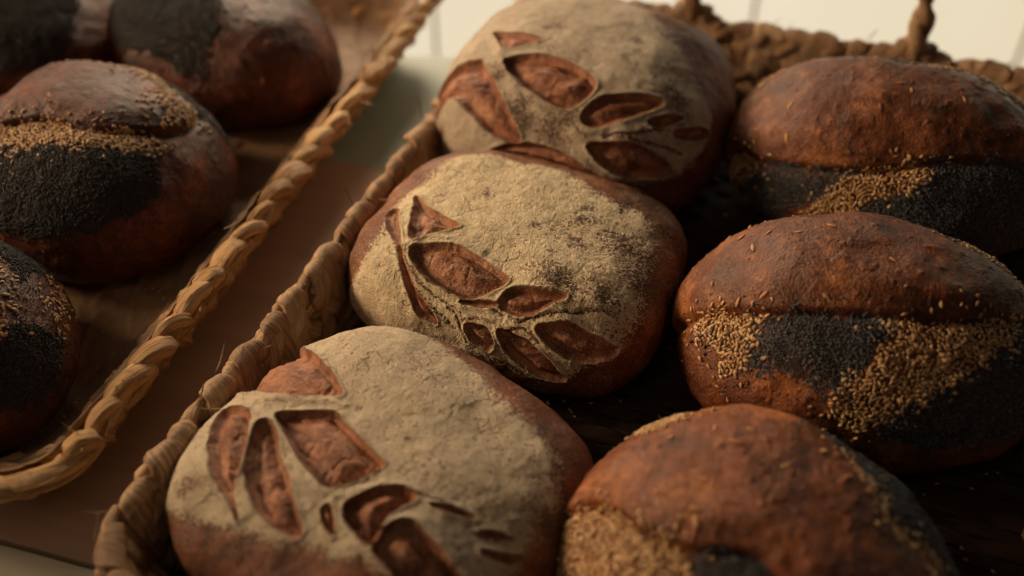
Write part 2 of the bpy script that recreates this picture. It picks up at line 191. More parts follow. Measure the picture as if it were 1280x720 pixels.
def crust_color(m, dark, mid, light):
    a = m.noise(28, 4, 0.6)
    b = m.noise(160, 3, 0.6)
    c = m.noise(700, 2, 0.6)
    x = m.mth('ADD', m.mth('MULTIPLY', a, 0.6), m.mth('ADD', m.mth('MULTIPLY', b, 0.25), m.mth('MULTIPLY', c, 0.15)))
    col = m.mix(m.rng(x, 0.36, 0.52), dark, mid)
    col = m.mix(m.rng(x, 0.50, 0.66), col, light)
    # tiny blisters baked darker
    sp = m.rng(m.voro(230), 0.10, 0.22, 1, 0)
    sel = m.rng(m.noise(60, 2), 0.55, 0.66)
    col = m.mix(m.mth('MULTIPLY', sp, m.mth('MULTIPLY', sel, 0.75)), col, (0.045, 0.016, 0.008))
    # fine scorched freckles and a paler stretched skin between them
    f1 = m.rng(m.noise(420, 3, 0.75), 0.52, 0.66)
    f2 = m.rng(m.noise(48, 3), 0.42, 0.60)
    col = m.mix(m.mth('MULTIPLY', f1, m.mth('MULTIPLY', f2, 0.55)), col, tuple(0.35 * v for v in dark))
    pale = m.rng(m.noise(900, 2, 0.8), 0.58, 0.70)
    col = m.mix(m.mth('MULTIPLY', pale, 0.30), col, tuple(min(1, 1.5 * v) for v in light))
    h = m.mth('ADD', m.mth('MULTIPLY', b, 0.8), m.mth('ADD', m.mth('MULTIPLY', c, 0.9), m.mth('MULTIPLY', m.noise(2200, 2), 0.3)))
    h = m.mth('SUBTRACT', h, m.mth('MULTIPLY', m.mth('MULTIPLY', sp, sel), 0.8))
    return col, h

def floured_material(name, fcol, fcol2, grain, speck, thin, dust):
    m = M(name, 0.7, 0.25)
    crust, ch = crust_color(m, (0.045, 0.014, 0.007), (0.16, 0.047, 0.020), (0.36, 0.125, 0.052))
    inner = m.mix(m.rng(m.noise(90, 4, 0.65), 0.35, 0.65), (0.17, 0.058, 0.029), (0.40, 0.172, 0.092))
    fl = m.attr('flour'); cut = m.attr('cut')
    g = m.noise(grain, 2, 0.7)
    g2 = m.voro(grain * 0.8)
    sep = m.n('ShaderNodeSeparateColor'); m.l(m.voro(grain * 0.8, 'Color'), sep.inputs[0])
    rnd = sep.outputs[0]
    low = m.noise(45, 4, 0.6)
    mid = m.noise(170, 3, 0.65)
    edge = m.mth('ADD', fl, m.mth('MULTIPLY', m.mth('SUBTRACT', low, 0.5), thin))
    dens = m.rng(edge, -0.25, 0.55, 0.0, 1.0)
    worn = m.mth('ADD', m.mth('MULTIPLY', m.mth('SUBTRACT', low, 0.44), 3.0), m.mth('MULTIPLY', m.mth('SUBTRACT', mid, 0.47), 2.2))
    dens = m.mth('MULTIPLY', dens, m.mth('SUBTRACT', 1.0, m.mth('MULTIPLY', m.attr('worn'), 0.8)))
    dens = m.mth('MULTIPLY', dens, m.rng(worn, -speck, 0.15, 1.0 - 0.62 * min(1, speck), 1.04))
    k = m.rng(m.mth('SUBTRACT', m.mth('ADD', dens, m.mth('MULTIPLY', m.mth('SUBTRACT', g, 0.5), 0.25)), rnd), -0.05, 0.10)
    incut = m.rng(m.mth('ADD', cut, m.mth('MULTIPLY', m.mth('SUBTRACT', g, 0.5), 0.16)), -0.04, 0.04)
    k = m.mth('MULTIPLY', k, m.mth('SUBTRACT', 1.0, incut))
    d2 = m.rng(m.mth('ADD', m.noise(grain * 0.9, 2, 0.75), m.mth('MULTIPLY', low, 0.25)), 0.66, 0.78, 0, dust)
    crust = m.mix(m.mth('MULTIPLY', m.attr('worn'), 0.85), crust, (0.055, 0.028, 0.014))
    body = m.mix(incut, crust, inner)
    body = m.mix(d2, body, fcol)
    fc = m.mix(m.rng(mid, 0.35, 0.65), fcol, fcol2)
    fc = m.mix(m.mth('MULTIPLY', m.rng(g2, 0.25, 0.6), 0.22), fc, tuple(0.45 * c for c in fcol2))
    vc = m.n('ShaderNodeTexVoronoi', feature='DISTANCE_TO_EDGE'); vc.inputs['Scale'].default_value = 62
    warp = m.n('ShaderNodeVectorMath', operation='MULTIPLY_ADD'); wn = m.n('ShaderNodeTexNoise'); wn.inputs['Scale'].default_value = 110; wn.inputs['Detail'].default_value = 3
    m.l(m.co, wn.inputs['Vector']); m.l(wn.outputs['Color'], warp.inputs[0]); warp.inputs[1].default_value = (.012, .012, .012); m.l(m.co, warp.inputs[2]); m.l(warp.outputs[0], vc.inputs['Vector'])
    crack = m.mth('MULTIPLY', m.rng(vc.outputs['Distance'], 0.015, 0.06, 1, 0), m.rng(m.noise(33, 2), 0.50, 0.60))
    crack = m.mth('MULTIPLY', crack, k)
    col = m.mix(k, body, fc)
    col = m.mix(m.mth('MULTIPLY', crack, 0.25), col, (0.16, 0.09, 0.045))
    h = m.mth('ADD', m.mth('MULTIPLY', ch, 0.55), m.mth('MULTIPLY', k, m.mth('ADD', m.mth('SUBTRACT', 0.5, m.mth('MULTIPLY', g2, 0.42)), m.mth('MULTIPLY', mid, 0.55))))
    h = m.mth('SUBTRACT', h, m.mth('MULTIPLY', crack, 0.5))
    r = m.rng(k, 0, 1, 0.55, 0.95)
    return m.out(col, h, 0.0011, r, 1.0)

def seeded_material(name, dark=(0.030, 0.010, 0.005), mid=(0.140, 0.042, 0.015), light=(0.38, 0.140, 0.046)):
    m = M(name, 0.45, 0.4)
    col, h = crust_color(m, dark, mid, light)
    pop = m.attr('poppy')
    n = m.noise(500, 2)
    col = m.mix(m.mth('MULTIPLY', m.rng(m.mth('ADD', pop, m.mth('MULTIPLY', m.mth('SUBTRACT', n, 0.5), 1.2)), -0.1, 0.35), 0.8), col, (0.018, 0.015, 0.013))
    return m.out(col, h, 0.0009, m.rng(m.noise(90, 3), 0.3, 0.7, 0.32, 0.54))

def seed_material(name, a, b, rough, scale):
    m = M(name, rough, 0.4)
    v = m.attr('tone')
    col = m.mix(v, a, b)
    return m.out(col, m.noise(scale, 2), 0.0002)

def husk_material(name, dark, mid, light):
    m = M(name, 0.55, 0.35)
    f = m.attr('fib', True)
    fine = m.noise(1.0, 4, 0.65, m.vmul(f, (0.30, 9.0, 5.0)), 0.3)
    fine2 = m.noise(1.0, 3, 0.6, m.vmul(f, (0.8, 26.0, 5.0)))
    blot = m.noise(1.0, 3, 0.6, m.vmul(f, (0.5, 1.4, 9.0)))
    stain = m.noise(70, 4, 0.7)
    seg = m.noise(1.0, 0, 0.5, m.vmul(f, (0.0, 0.0, 2.7)))
    x = m.mth('ADD', m.mth('MULTIPLY', fine, 0.45), m.mth('ADD', m.mth('MULTIPLY', blot, 0.15), m.mth('MULTIPLY', seg, 0.40)))
    col = m.mix(m.rng(x, 0.36, 0.54), dark, mid)
    col = m.mix(m.rng(x, 0.50, 0.66), col, light)
    col = m.mix(m.mth('MULTIPLY', m.rng(stain, 0.55, 0.72), 0.5), col, tuple(0.45 * c for c in dark))
    h = m.mth('ADD', m.mth('MULTIPLY', fine, 0.8), m.mth('ADD', m.mth('MULTIPLY', fine2, 0.45), m.mth('MULTIPLY', stain, 0.6)))
    return m.out(col, h, 0.0022, m.rng(fine, 0.3, 0.7, 0.42, 0.65))

# ------------------------------------------------------------------ loaves
def loaf_grid(N, tm):
    s = np.linspace(-1, 1, N)
    x, y = np.meshgrid(s, s, indexing='xy')
    return x * np.sqrt(1 - y * y / 2) * tm, y * np.sqrt(1 - x * x / 2) * tm
def loaf_base(p, q, L):
    th = np.hypot(p, q) + 1e-9
    s = np.sin(th)
    d = np.stack([s * p / th, s * q / th, np.cos(th)], -1)
    a, b, n, m = L['a'], L['b'], L['n'], L['m']
    c = np.where(d[..., 2] > 0, L['ct'], L['cb'])
    k = ((np.abs(d[..., 0] / a) ** n + np.abs(d[..., 1] / b) ** n) ** (m / n) + np.abs(d[..., 2] / c) ** m) ** (-1 / m)
    P = d * k[..., None]
    P[..., 1] *= 1 - L.get('tap', 0) * np.abs(P[..., 0] / a) ** 2
    fl = -L['cb'] * .72 * .6
    z = P[..., 2]
    P[..., 2] = np.where(z < fl, fl + (z - fl) * .25, z)
    return P
def poly_sd(p, q, poly, smooth=True):
    """signed distance (cm, positive inside) to a closed outline given in the loaf's own surface coordinates"""
    A = np.array(poly, float)
    if smooth:
        out = []
        n = len(A)
        for i in range(n):
            p0, p1, p2, p3 = A[i - 1], A[i], A[(i + 1) % n], A[(i + 2) % n]
            for t in (0, 1 / 3, 2 / 3):
                out.append(0.5 * (2 * p1 + (p2 - p0) * t + (2 * p0 - 5 * p1 + 4 * p2 - p3) * t * t + (3 * p1 - p0 - 3 * p2 + p3) * t ** 3))
        A = np.array(out)
    x, y = p.ravel(), q.ravel()
    best = np.full(x.shape, 1e9); inside = np.zeros(x.shape, bool)
    for i in range(len(A)):
        a, b = A[i - 1], A[i]
        e = b - a
        L2 = e @ e + 1e-12
        t = np.clip(((x - a[0]) * e[0] + (y - a[1]) * e[1]) / L2, 0, 1)
        best = np.minimum(best, (x - a[0] - t * e[0]) ** 2 + (y - a[1] - t * e[1]) ** 2)
        c = ((a[1] > y) != (b[1] > y))
        if e[1] != 0:
            inside ^= c & (x < a[0] + (y - a[1]) * e[0] / e[1])
    return (np.sqrt(best) * np.where(inside, 1, -1) * 7.5).reshape(p.shape)
def grid_normals(P):
    n = np.cross(np.gradient(P, axis=1), np.gradient(P, axis=0))
    n /= np.linalg.norm(n, axis=-1, keepdims=True) + 1e-12
    s = np.sign((n * P).sum(-1, keepdims=True)); s[s == 0] = 1
    return n * s
def submesh(name, P, mask, mat, attrs):
    """the faces of the grid picked by mask as a mesh of their own"""
    n, m = P.shape[:2]
    F = grid_faces(n, m)[mask.ravel()]
    if len(F) == 0: return None
    used, inv = np.unique(F, return_inverse=True)
    return make_mesh(name, P.reshape(-1, 3)[used] * CM, inv.reshape(-1, 4), mat, {k: v.ravel()[used] for k, v in attrs.items()})
def cell(a):                                   # vertex value -> face value
    return (a[:-1, :-1] + a[1:, :-1] + a[:-1, 1:] + a[1:, 1:]) / 4

SEED_V = None
def seed_template(kind):
    if kind == 'poppy':
        t = (1 + 5 ** .5) / 2
        V = np.array([(0, 1, t), (0, -1, t), (0, 1, -t), (0, -1, -t), (1, t, 0), (-1, t, 0), (1, -t, 0), (-1, -t, 0), (t, 0, 1), (-t, 0, 1), (t, 0, -1), (-t, 0, -1)]) / 1.9
        F = [(0, 1, 8), (0, 9, 1), (0, 5, 9), (0, 4, 5), (0, 8, 4), (1, 7, 6), (1, 6, 8), (1, 9, 7), (2, 3, 11), (2, 10, 3), (2, 4, 10), (2, 5, 4), (2, 11, 5), (3, 6, 7), (3, 7, 11), (3, 10, 6), (8, 6, 10), (8, 10, 4), (9, 5, 11), (9, 11, 7)]
        return V, np.array(F)
    rings, seg = 7, 8
    V = []
    for i in range(rings + 1):
        t = i / rings
        r = math.sin(math.pi * min(max(t, .02), .98)) ** .7 * (0.72 + 0.5 * (t - .4)) if kind == 'sesame' else math.sin(math.pi * min(max(t, .02), .98)) ** .6 * .9
        for j in range(seg):
            a = 2 * math.pi * j / seg
            V.append((2 * t - 1, r * math.cos(a), r * math.sin(a)))
    F = grid_faces(rings + 1, seg, wrap=True)
    return np.array(V), np.concatenate([F[:, [0, 1, 2]], F[:, [0, 2, 3]]])
def place_seeds(pos, nor, kind, size, r, lift=0.2, tilt=0.35):
    """pos, nor (n,3) in cm -> one mesh's vertices, faces and tone"""
    T, F = seed_template(kind)
    n = len(pos)
    sc = np.array(size)[None, :] * (1 + 0.16 * r.standard_normal((n, 1))).clip(.6, 1.4)
    nn = nor + tilt * r.standard_normal((n, 3)) * .5
    nn /= np.linalg.norm(nn, axis=1, keepdims=True)
    d = r.standard_normal((n, 3)); d -= (d * nn).sum(1, keepdims=True) * nn
    d /= np.linalg.norm(d, axis=1, keepdims=True)
    e = np.cross(nn, d)
    S = T[None] * sc[:, None, :]
    V = S[..., 0:1] * d[:, None] + S[..., 1:2] * e[:, None] + S[..., 2:3] * nn[:, None]
    V = V + (pos + nor * sc[:, 2:3] * lift)[:, None]
    k = len(T)
    Fa = (F[None] + (np.arange(n) * k)[:, None, None]).reshape(-1, 3)
    return V.reshape(-1, 3), Fa, np.repeat(r.random(n), k)
def scatter(P, Nn, wgt, density, r, minp=0.0):
    """random points on the grid surface; wgt per face 0..1, density per cm2"""
    A = P[:-1, :-1]; B = P[:-1, 1:]; D = P[1:, :-1]; E = P[1:, 1:]
    ar = np.linalg.norm(np.cross(B - A, D - A), axis=-1)
    lam = ar * density * wgt
    k = r.poisson(lam)
    idx = np.repeat(np.arange(k.size), k.ravel())
    i, j = np.unravel_index(idx, k.shape)
    u, v = r.random((2, len(i), 1))
    pos = (1 - u) * (1 - v) * P[i, j] + u * (1 - v) * P[i, j + 1] + (1 - u) * v * P[i + 1, j] + u * v * P[i + 1, j + 1]
    return pos, Nn[i, j]
def thin(pos, nor, dmin):
    """drop points closer than dmin (grid hashing)"""
    keep = {}
    out = []
    c = np.floor(pos / dmin).astype(int)
    for t, (a, b, d) in enumerate(map(tuple, c)):
        ok = True
        for x in (a - 1, a, a + 1):
            for y in (b - 1, b, b + 1):
                for z in (d - 1, d, d + 1):
                    for o in keep.get((x, y, z), ()):
                        if ((pos[o] - pos[t]) ** 2).sum() < dmin * dmin: ok = False; break
                    if not ok: break
                if not ok: break
            if not ok: break
        if ok:
            keep.setdefault((a, b, d), []).append(t); out.append(t)
    return pos[out], nor[out]

def loaf_root(key, name, mesh, label, group):
    L = LOAF_SHAPE[key]
    o = link(name, mesh, None, tuple(c * CM for c in L['c']), (0, 0, math.radians(L['yaw'])))
    tag(o, label, 'bread', group)
    return o

def floured_loaf(key, N, mat, seed, label, depth=0.36, rag=0.10):
    L, K = LOAF_SHAPE[key], MARKS[key]
    p, q = loaf_grid(N, 2.2)
    P = loaf_base(p, q, L)
    Nn = grid_normals(P)
    # ragged outlines: wobble the surface coordinates a little before measuring
    wob = 0.012
    pw = p + wob * vnoise(P * 1.7, seed) + 0.006 * vnoise(P * 5, seed + 1)
    qw = q + wob * vnoise(P * 1.7, seed + 2) + 0.006 * vnoise(P * 5, seed + 3)
    fl = poly_sd(pw, qw, K['flour'])
    cuts = [poly_sd(p + 0.5 * (pw - p), q + 0.5 * (qw - q), c) + 0.07 for c in K['cuts']]
    cs = np.max(cuts, axis=0)
    which = np.argmax(cuts, axis=0)
    h = 0.16 * fbm(P * 0.28, 2, seed + 5) + 0.05 * fbm(P * 0.9, 3, seed + 9)
    # flour layer stands a little proud, cracked in places
    fk = sstep(-.1, .25, fl) * sstep(0.02, -0.06, cs)
    h += fk * (0.035 + 0.010 * fbm(P * 6, 2, seed + 12))
    # lifted lips round each cut
    h += 0.085 * np.exp(-(np.minimum(cs, 0) / 0.17) ** 2) * sstep(0.06, -0.02, cs)
    wide = np.array([c.max() for c in cuts])[which]
    ins = np.clip(cs, 0, None)
    dp = np.minimum(depth, 0.25 + wide * 0.5)
    drop = -dp * sstep(-0.02, 0.26, ins)
    bulge = dp * 0.95 * sstep(0.12, np.maximum(wide, .3), ins) ** 0.8 if False else dp * 0.9 * sstep(0, 1, np.clip((ins - 0.12) / np.maximum(wide - 0.12, .15), 0, 1))
    tear = 0.07 * fbm(P * np.array([0.9, 2.0, 1.4]), 2, seed + 20) - 0.06 * np.exp(-(vnoise(P * np.array([0.8, 1.6, 1.2]), seed + 23) / 0.12) ** 2) + 0.018 * fbm(P * 7, 2, seed + 25)
    h += np.where(cs > 0, drop + bulge + tear * sstep(0.12, 0.45, ins), 0)
    P2 = P + Nn * h[..., None]
    wr = np.zeros(p.shape)
    for (a, b, rr) in K['worn']: wr = np.maximum(wr, np.exp(-(((pw - a) ** 2 + (qw - b) ** 2) / rr ** 2) * (1 + .5 * vnoise(P * 2.6, seed + 60))))
    # raised stems of flour between the leaves and thin score lines
    for pts, amp, wid in [(x, 0.10, 0.26) for x in K.get('ridge', [])] + [(x, -0.07, 0.075) for x in K.get('groove', [])]:
        d2 = np.full(p.shape, 1e9)
        for (a, c) in zip(pts[:-1], pts[1:]):
            a, c = np.array(a), np.array(c); e = c - a
            t = np.clip(((pw - a[0]) * e[0] + (qw - a[1]) * e[1]) / (e @ e + 1e-9), 0, 1)
            d2 = np.minimum(d2, (pw - a[0] - t * e[0]) ** 2 + (qw - a[1] - t * e[1]) ** 2)
        d = np.sqrt(d2) * 7.5
        h += amp * np.exp(-(d / wid) ** 2) * np.where(cs > 0, 0.0, 1)
        if amp < 0: wr = np.maximum(wr, 0.9 * np.exp(-(d / (wid * 1.1)) ** 2))
    P2 = P + Nn * h[..., None]
    at = {'flour': fl, 'cut': cs, 'worn': wr}
    fc = cell(cs) > 0.0
    body = submesh('crust', P2, ~fc, mat, at)
    root = loaf_root(key, 'floured_loaf', body, label, 'floured loaves scored with a leafy spray')
    wc = which[:-1, :-1]
    for i in range(len(cuts)):
        me = submesh('leaf_cut', P2, fc & (wc == i), mat, at)
        if me and len(me.polygons) > 10: link('leaf_cut', me, root)
    return root

def seeded_loaf(key, N, mat, seed, label, ses_d=85, pop_d=150, fine=True):
    L, K = LOAF_SHAPE[key], MARKS[key]
    r = np.random.default_rng(seed)
    p, q = loaf_grid(N, 2.2)
    P = loaf_base(p, q, L)
    Nn = grid_normals(P)
    pw = p + 0.03 * fbm(P * 0.9, 2, seed); qw = q + 0.03 * fbm(P * 0.9, 2, seed + 2)
    bd = np.full(p.shape, -9.0) if not K['band'] else poly_sd(p + .012 * vnoise(P * .9, seed), q + .012 * vnoise(P * .9, seed + 1), K['band'])
    big = np.full(p.shape, -9.0)
    ses = np.max([poly_sd(pw, qw, s) for s in K['ses']], axis=0) if K['ses'] else big
    pop = np.max([poly_sd(pw, qw, s) for s in K['pop']], axis=0) if K['pop'] else big
    h = 0.16 * fbm(P * 0.28, 2, seed + 5) + 0.05 * fbm(P * 0.9, 3, seed + 9)
    h += 0.20 * sstep(-0.06, 0.35, bd) + 0.28 * sstep(0.0, 1.8, bd) - 0.05
    h -= 0.26 * np.exp(-((bd + 0.05) / 0.28) ** 2)
    h += 0.05 * sstep(0.25, 0.0, bd) * sstep(-0.4, 0, bd) * vnoise(P * 2.5, seed + 30)
    # small blisters
    b = vnoise(P * 3.1, seed + 40)
    h += 0.05 * sstep(.55, .85, b)
    P2 = P + Nn * h[..., None]
    N2 = grid_normals(P2)
    at = {'poppy': pop, 'band': bd}
    fb = cell(bd) > 0
    root = loaf_root(key, 'seeded_loaf', submesh('crust', P2, ~fb, mat, at), label, 'seeded loaves with a bare crust ridge')
    me = submesh('crust_ridge', P2, fb, mat, at)
    if me: link('crust_ridge', me, root)
    lown = fbm(P * 1.3, 2, seed + 50)
    hin = fbm(P * 3.0, 2, seed + 55)
    facing = cell(P[..., 2]) > -3.15
    for kind, sd, dens, size, name, dmin in (('sesame', ses, ses_d, (0.142, 0.098, 0.060), 'sesame_coating', 0.145), ('poppy', pop, pop_d, (0.052, 0.048, 0.048), 'poppy_coating', 0.075)):
        c = cell(sd + 0.34 * lown + 0.15 * hin)
        wgt = np.where(facing, sstep(-0.30, 0.15, c), 0)
        wgt = wgt * (1 - 0.85 * sstep(0.35, 0.75, cell(hin)) * sstep(1.1, 0.2, c))
        if kind == 'poppy': wgt = wgt * (1 - 0.9 * (cell(ses) > 0.05))
        wgt = wgt + np.where(facing, 0.035 * sstep(-1.8, 0, c) * (1 - wgt), 0)
        if wgt.max() <= 0: continue
        pos, nor = scatter(P2, N2, wgt, dens, r)
        if fine or kind == 'sesame': pos, nor = thin(pos, nor, dmin)
        if len(pos) == 0: continue
        V, F, tone = place_seeds(pos, nor, kind, size, r, 0.75, 0.3 if kind == 'sesame' else 0.2)
        s = link(name, make_mesh(name, V * CM, F, MAT['shaded_poppy' if kind == 'poppy' and not fine else kind], {'tone': tone}), root)
        s['kind'] = 'stuff'
    # single larger seeds stuck on the bare crust
    for (lp, lq) in K.get('loose', []):
        i = np.unravel_index(np.argmin((p - lp) ** 2 + (q - lq) ** 2), p.shape)
        sz = 0.20 + 0.12 * r.random()
        V, F, tone = place_seeds(P2[i][None], N2[i][None], 'oat', (sz, sz * .42, 0.05), r, 0.5, 0.1)
        link('oat_seed', make_mesh('oat_seed', V * CM, F, MAT['oat'], {'tone': tone}), root)
    for (lp, lq) in K.get('black', []):
        i = np.unravel_index(np.argmin((p - lp) ** 2 + (q - lq) ** 2), p.shape)
        V, F, tone = place_seeds(P2[i][None], N2[i][None], 'sesame', (.16, .10, 0.06), r, 1.0, 0.2)
        link('black_sesame_seed', make_mesh('black_sesame_seed', V * CM, F, MAT['black'], {'tone': tone}), root)
    return root

MAT = {
 'black': seed_material('black_seed', (0.008, 0.007, 0.007), (0.02, 0.018, 0.017), 0.4, 900),
 'sesame': seed_material('sesame', (0.33, 0.17, 0.070), (0.66, 0.44, 0.22), 0.42, 900),
 'poppy': seed_material('poppy', (0.024, 0.029, 0.035), (0.14, 0.165, 0.19), 0.40, 3000),
 'oat': seed_material('oat', (0.36, 0.16, 0.06), (0.50, 0.27, 0.11), 0.45, 900),
}
MAT['shaded_poppy'] = seed_material('poppy_in_shade', (0.012, 0.013, 0.015), (0.055, 0.058, 0.062), 0.6, 3000)  # darker poppy copy, the left basket's dimness painted into the seed colour
MAT['f1'] = floured_material('thick_flour_crust', (0.70, 0.595, 0.44), (0.56, 0.465, 0.34), 2100, 0.25, 0.5, 0.35)
MAT['f2'] = floured_material('grainy_flour_crust', (0.79, 0.665, 0.455), (0.59, 0.49, 0.33), 1500, 0.95, 1.1, 0.5)
MAT['f3'] = floured_material('smooth_flour_crust', (0.64, 0.545, 0.42), (0.50, 0.42, 0.32), 2100, 0.6, 1.4, 0.3)
MAT['crust'] = seeded_material('seeded_crust')
MAT['orange_crust'] = seeded_material('orange_crust', (0.040, 0.012, 0.005), (0.21, 0.060, 0.018), (0.52, 0.195, 0.058))
MAT['red_crust'] = seeded_material('dark_red_crust', (0.022, 0.007, 0.003), (0.095, 0.022, 0.008), (0.27, 0.068, 0.022))

floured_loaf('f1', 640, MAT['f1'], 11, 'nearest floured loaf, thick cream flour coat, open leaf cuts fanning from its left end')
floured_loaf('f2', 640, MAT['f2'], 23, 'middle floured loaf with coarse grainy yellowish flour thinning over dark toasted spots')
floured_loaf('f3', 560, MAT['f3'], 37, 'farthest floured loaf, partly hidden behind another, with a crust-coloured cut down its left side')
seeded_loaf('s1', 420, MAT['orange_crust'], 41, 'seeded loaf nearest the camera with sesame patch low on its left side')
seeded_loaf('s2', 460, MAT['crust'], 43, 'middle loaf of the right column, wide diagonal sesame stripe between two poppy patches')
seeded_loaf('s3', 420, MAT['crust'], 47, 'seeded loaf right in front of the back basket wall, narrow diagonal sesame stripe')
seeded_loaf('l1', 300, MAT['red_crust'], 53, 'round dark loaf in the left basket with a sesame strip above a poppy patch', fine=False)
seeded_loaf('l2', 260, MAT['red_crust'], 59, 'rear loaf of the left basket, half grey with poppy, half bare red-brown', pop_d=110, fine=False)
seeded_loaf('l3', 280, MAT['red_crust'], 61, 'dark loaf at the left edge of the photo, frontmost in the left basket, scattered sesame', ses_d=14, fine=False)
seeded_loaf('l4', 220, MAT['red_crust'], 67, 'dim poppy loaf in the top left corner of the photo behind the others', pop_d=110, fine=False)

# ------------------------------------------------------------------ husk ropes and baskets
def round_rect(x0, x1, y0, y1, rad, step=0.25):
    pts = []
    for cx, cy, a0 in ((x0 + rad, y0 + rad, 180), (x1 - rad, y0 + rad, 270), (x1 - rad, y1 - rad, 0), (x0 + rad, y1 - rad, 90)):
        for a in np.linspace(a0, a0 + 90, 12): pts.append((cx + rad * math.cos(math.radians(a)), cy + rad * math.sin(math.radians(a))))
    pts = np.array(pts + [pts[0]])
    d = np.r_[0, np.cumsum(np.linalg.norm(np.diff(pts, axis=0), axis=1))]
    n = int(d[-1] / step)
    s = np.linspace(0, d[-1], n)
    return np.stack([np.interp(s, d, pts[:, 0]), np.interp(s, d, pts[:, 1])], -1), s
def frames(P, up=(0, 0, 1)):
    T = np.gradient(P, axis=0); T /= np.linalg.norm(T, axis=1, keepdims=True) + 1e-12
    U = np.broadcast_to(np.array(up, float), P.shape).copy()
    B = np.cross(T, U); B /= np.linalg.norm(B, axis=1, keepdims=True) + 1e-12
    U = np.cross(B, T)
    return T, B, U
def arclen(P): return np.r_[0, np.cumsum(np.linalg.norm(np.diff(P, axis=0), axis=1))]
def rope(P, R, pitch, strands, seed, K=36, seg=3.0, sign=1, up=(0, 0, 1), lump=0.22):
    """a twisted husk rope along P: V, F, fibre coordinates"""
    T, B, U = frames(P, up)
    s = arclen(P)
    R = np.broadcast_to(np.asarray(R, float), s.shape); Rc = R[:, None]
    th = np.linspace(0, 2 * np.pi, K, endpoint=False)
    r = np.zeros((len(s), K)); sid = np.zeros((len(s), K)); sa = np.zeros((len(s), K))
    tw = sign * 2 * np.pi * s / pitch + 0.5 * vnoise(np.stack([s / 6, s * 0, s * 0 + seed], -1), seed)
    for k in range(strands):
        al = tw + 2 * np.pi * k / strands
        ph = s / seg + k / strands + 0.35 * vnoise(np.stack([s / 5, s * 0 + 3 * k, s * 0 + seed], -1), seed + 3)
        fr = ph - np.floor(ph)
        bl = 1 - lump + 1.9 * lump * fr ** .7 * sstep(1.0, 0.86, fr) + 0.10 * vnoise(np.stack([s / 2.2, s * 0 + 7 * k, s * 0], -1), seed + k)
        rs = (0.60 * R * bl)[:, None]; rc = 0.44 * Rc
        dphi = th[None] - al[:, None]
        disc = rs ** 2 - (rc * np.sin(dphi)) ** 2
        rr = np.where(disc > 0, rc * np.cos(dphi) + np.sqrt(np.maximum(disc, 0)), 0.2 * Rc)
        hit = rr > r
        r = np.where(hit, rr, r); sid = np.where(hit, k + np.floor(ph)[:, None] * 1.37, sid)
        ang = np.arctan2(np.sin(dphi), np.cos(dphi)) * 0.5
        sa = np.where(hit, ang, sa)
    S = np.broadcast_to(s[:, None], r.shape)
    r = r * (1 + 0.11 * vnoise(np.stack([S * 0.9, sa * 4, sid * 3.1], -1), seed + 9) + 0.06 * vnoise(np.stack([S * 1.2, sa * 16, sid * 3.1], -1), seed + 10))
    V = P[:, None] + (B[:, None] * np.cos(th)[None, :, None] + U[:, None] * np.sin(th)[None, :, None]) * r[..., None]
    fib = np.stack([S, sa, sid], -1)
    return V.reshape(-1, 3), grid_faces(len(s), K, wrap=True), fib.reshape(-1, 3)
def strip(P, width, thick, seed, nrm, K=22, taper=0.15, fold=0.12):
    """a flat bulging husk band along P, nrm is the outward direction at each point"""
    s = arclen(P)
    T = np.gradient(P, axis=0); T /= np.linalg.norm(T, axis=1, keepdims=True)
    Nn = nrm - (nrm * T).sum(1, keepdims=True) * T; Nn /= np.linalg.norm(Nn, axis=1, keepdims=True)
    B = np.cross(T, Nn)
    t = s / s[-1]
    wd = width * (sstep(-0.02, taper, t) * sstep(1.02, 1 - taper, t)) ** .5 * (1 + .12 * np.sin(t * 5 + seed)) + 0.03
    th = np.linspace(0, 2 * np.pi, K, endpoint=False)
    c, sn = np.cos(th), np.sin(th)
    x = np.sign(c) * np.abs(c) ** .85
    y = np.sign(sn) * np.abs(sn) ** .8
    S = np.broadcast_to(s[:, None], (len(s), K)); X = np.broadcast_to(x[None], S.shape)
    hh = thick * (1 + fold * 3 * vnoise(np.stack([S * .5, X * 2.6, S * 0 + seed * 1.7], -1), seed) + fold * 1.2 * vnoise(np.stack([S * .7, X * 8, S * 0 + seed], -1), seed + 1))
    V = P[:, None] + B[:, None] * (x[None] * wd[:, None] * .5)[..., None] + Nn[:, None] * (y[None] * hh * np.minimum(1, wd / width * 1.3)[:, None])[..., None]
    fib = np.stack([S, X * 0.6, np.full(S.shape, seed * 0.73)], -1)
    return V.reshape(-1, 3), grid_faces(len(s), K, wrap=True), fib.reshape(-1, 3)
class Bag:
    def __init__(s): s.v, s.f, s.a, s.n = [], [], [], 0
    def add(s, x):
        v, f, a = x
        s.v.append(v); s.f.append(f + s.n); s.a.append(a); s.n += len(v)
    def mesh(s, name, mat): return make_mesh(name, np.concatenate(s.v) * CM, np.concatenate(s.f), mat, {'fib': np.concatenate(s.a)})

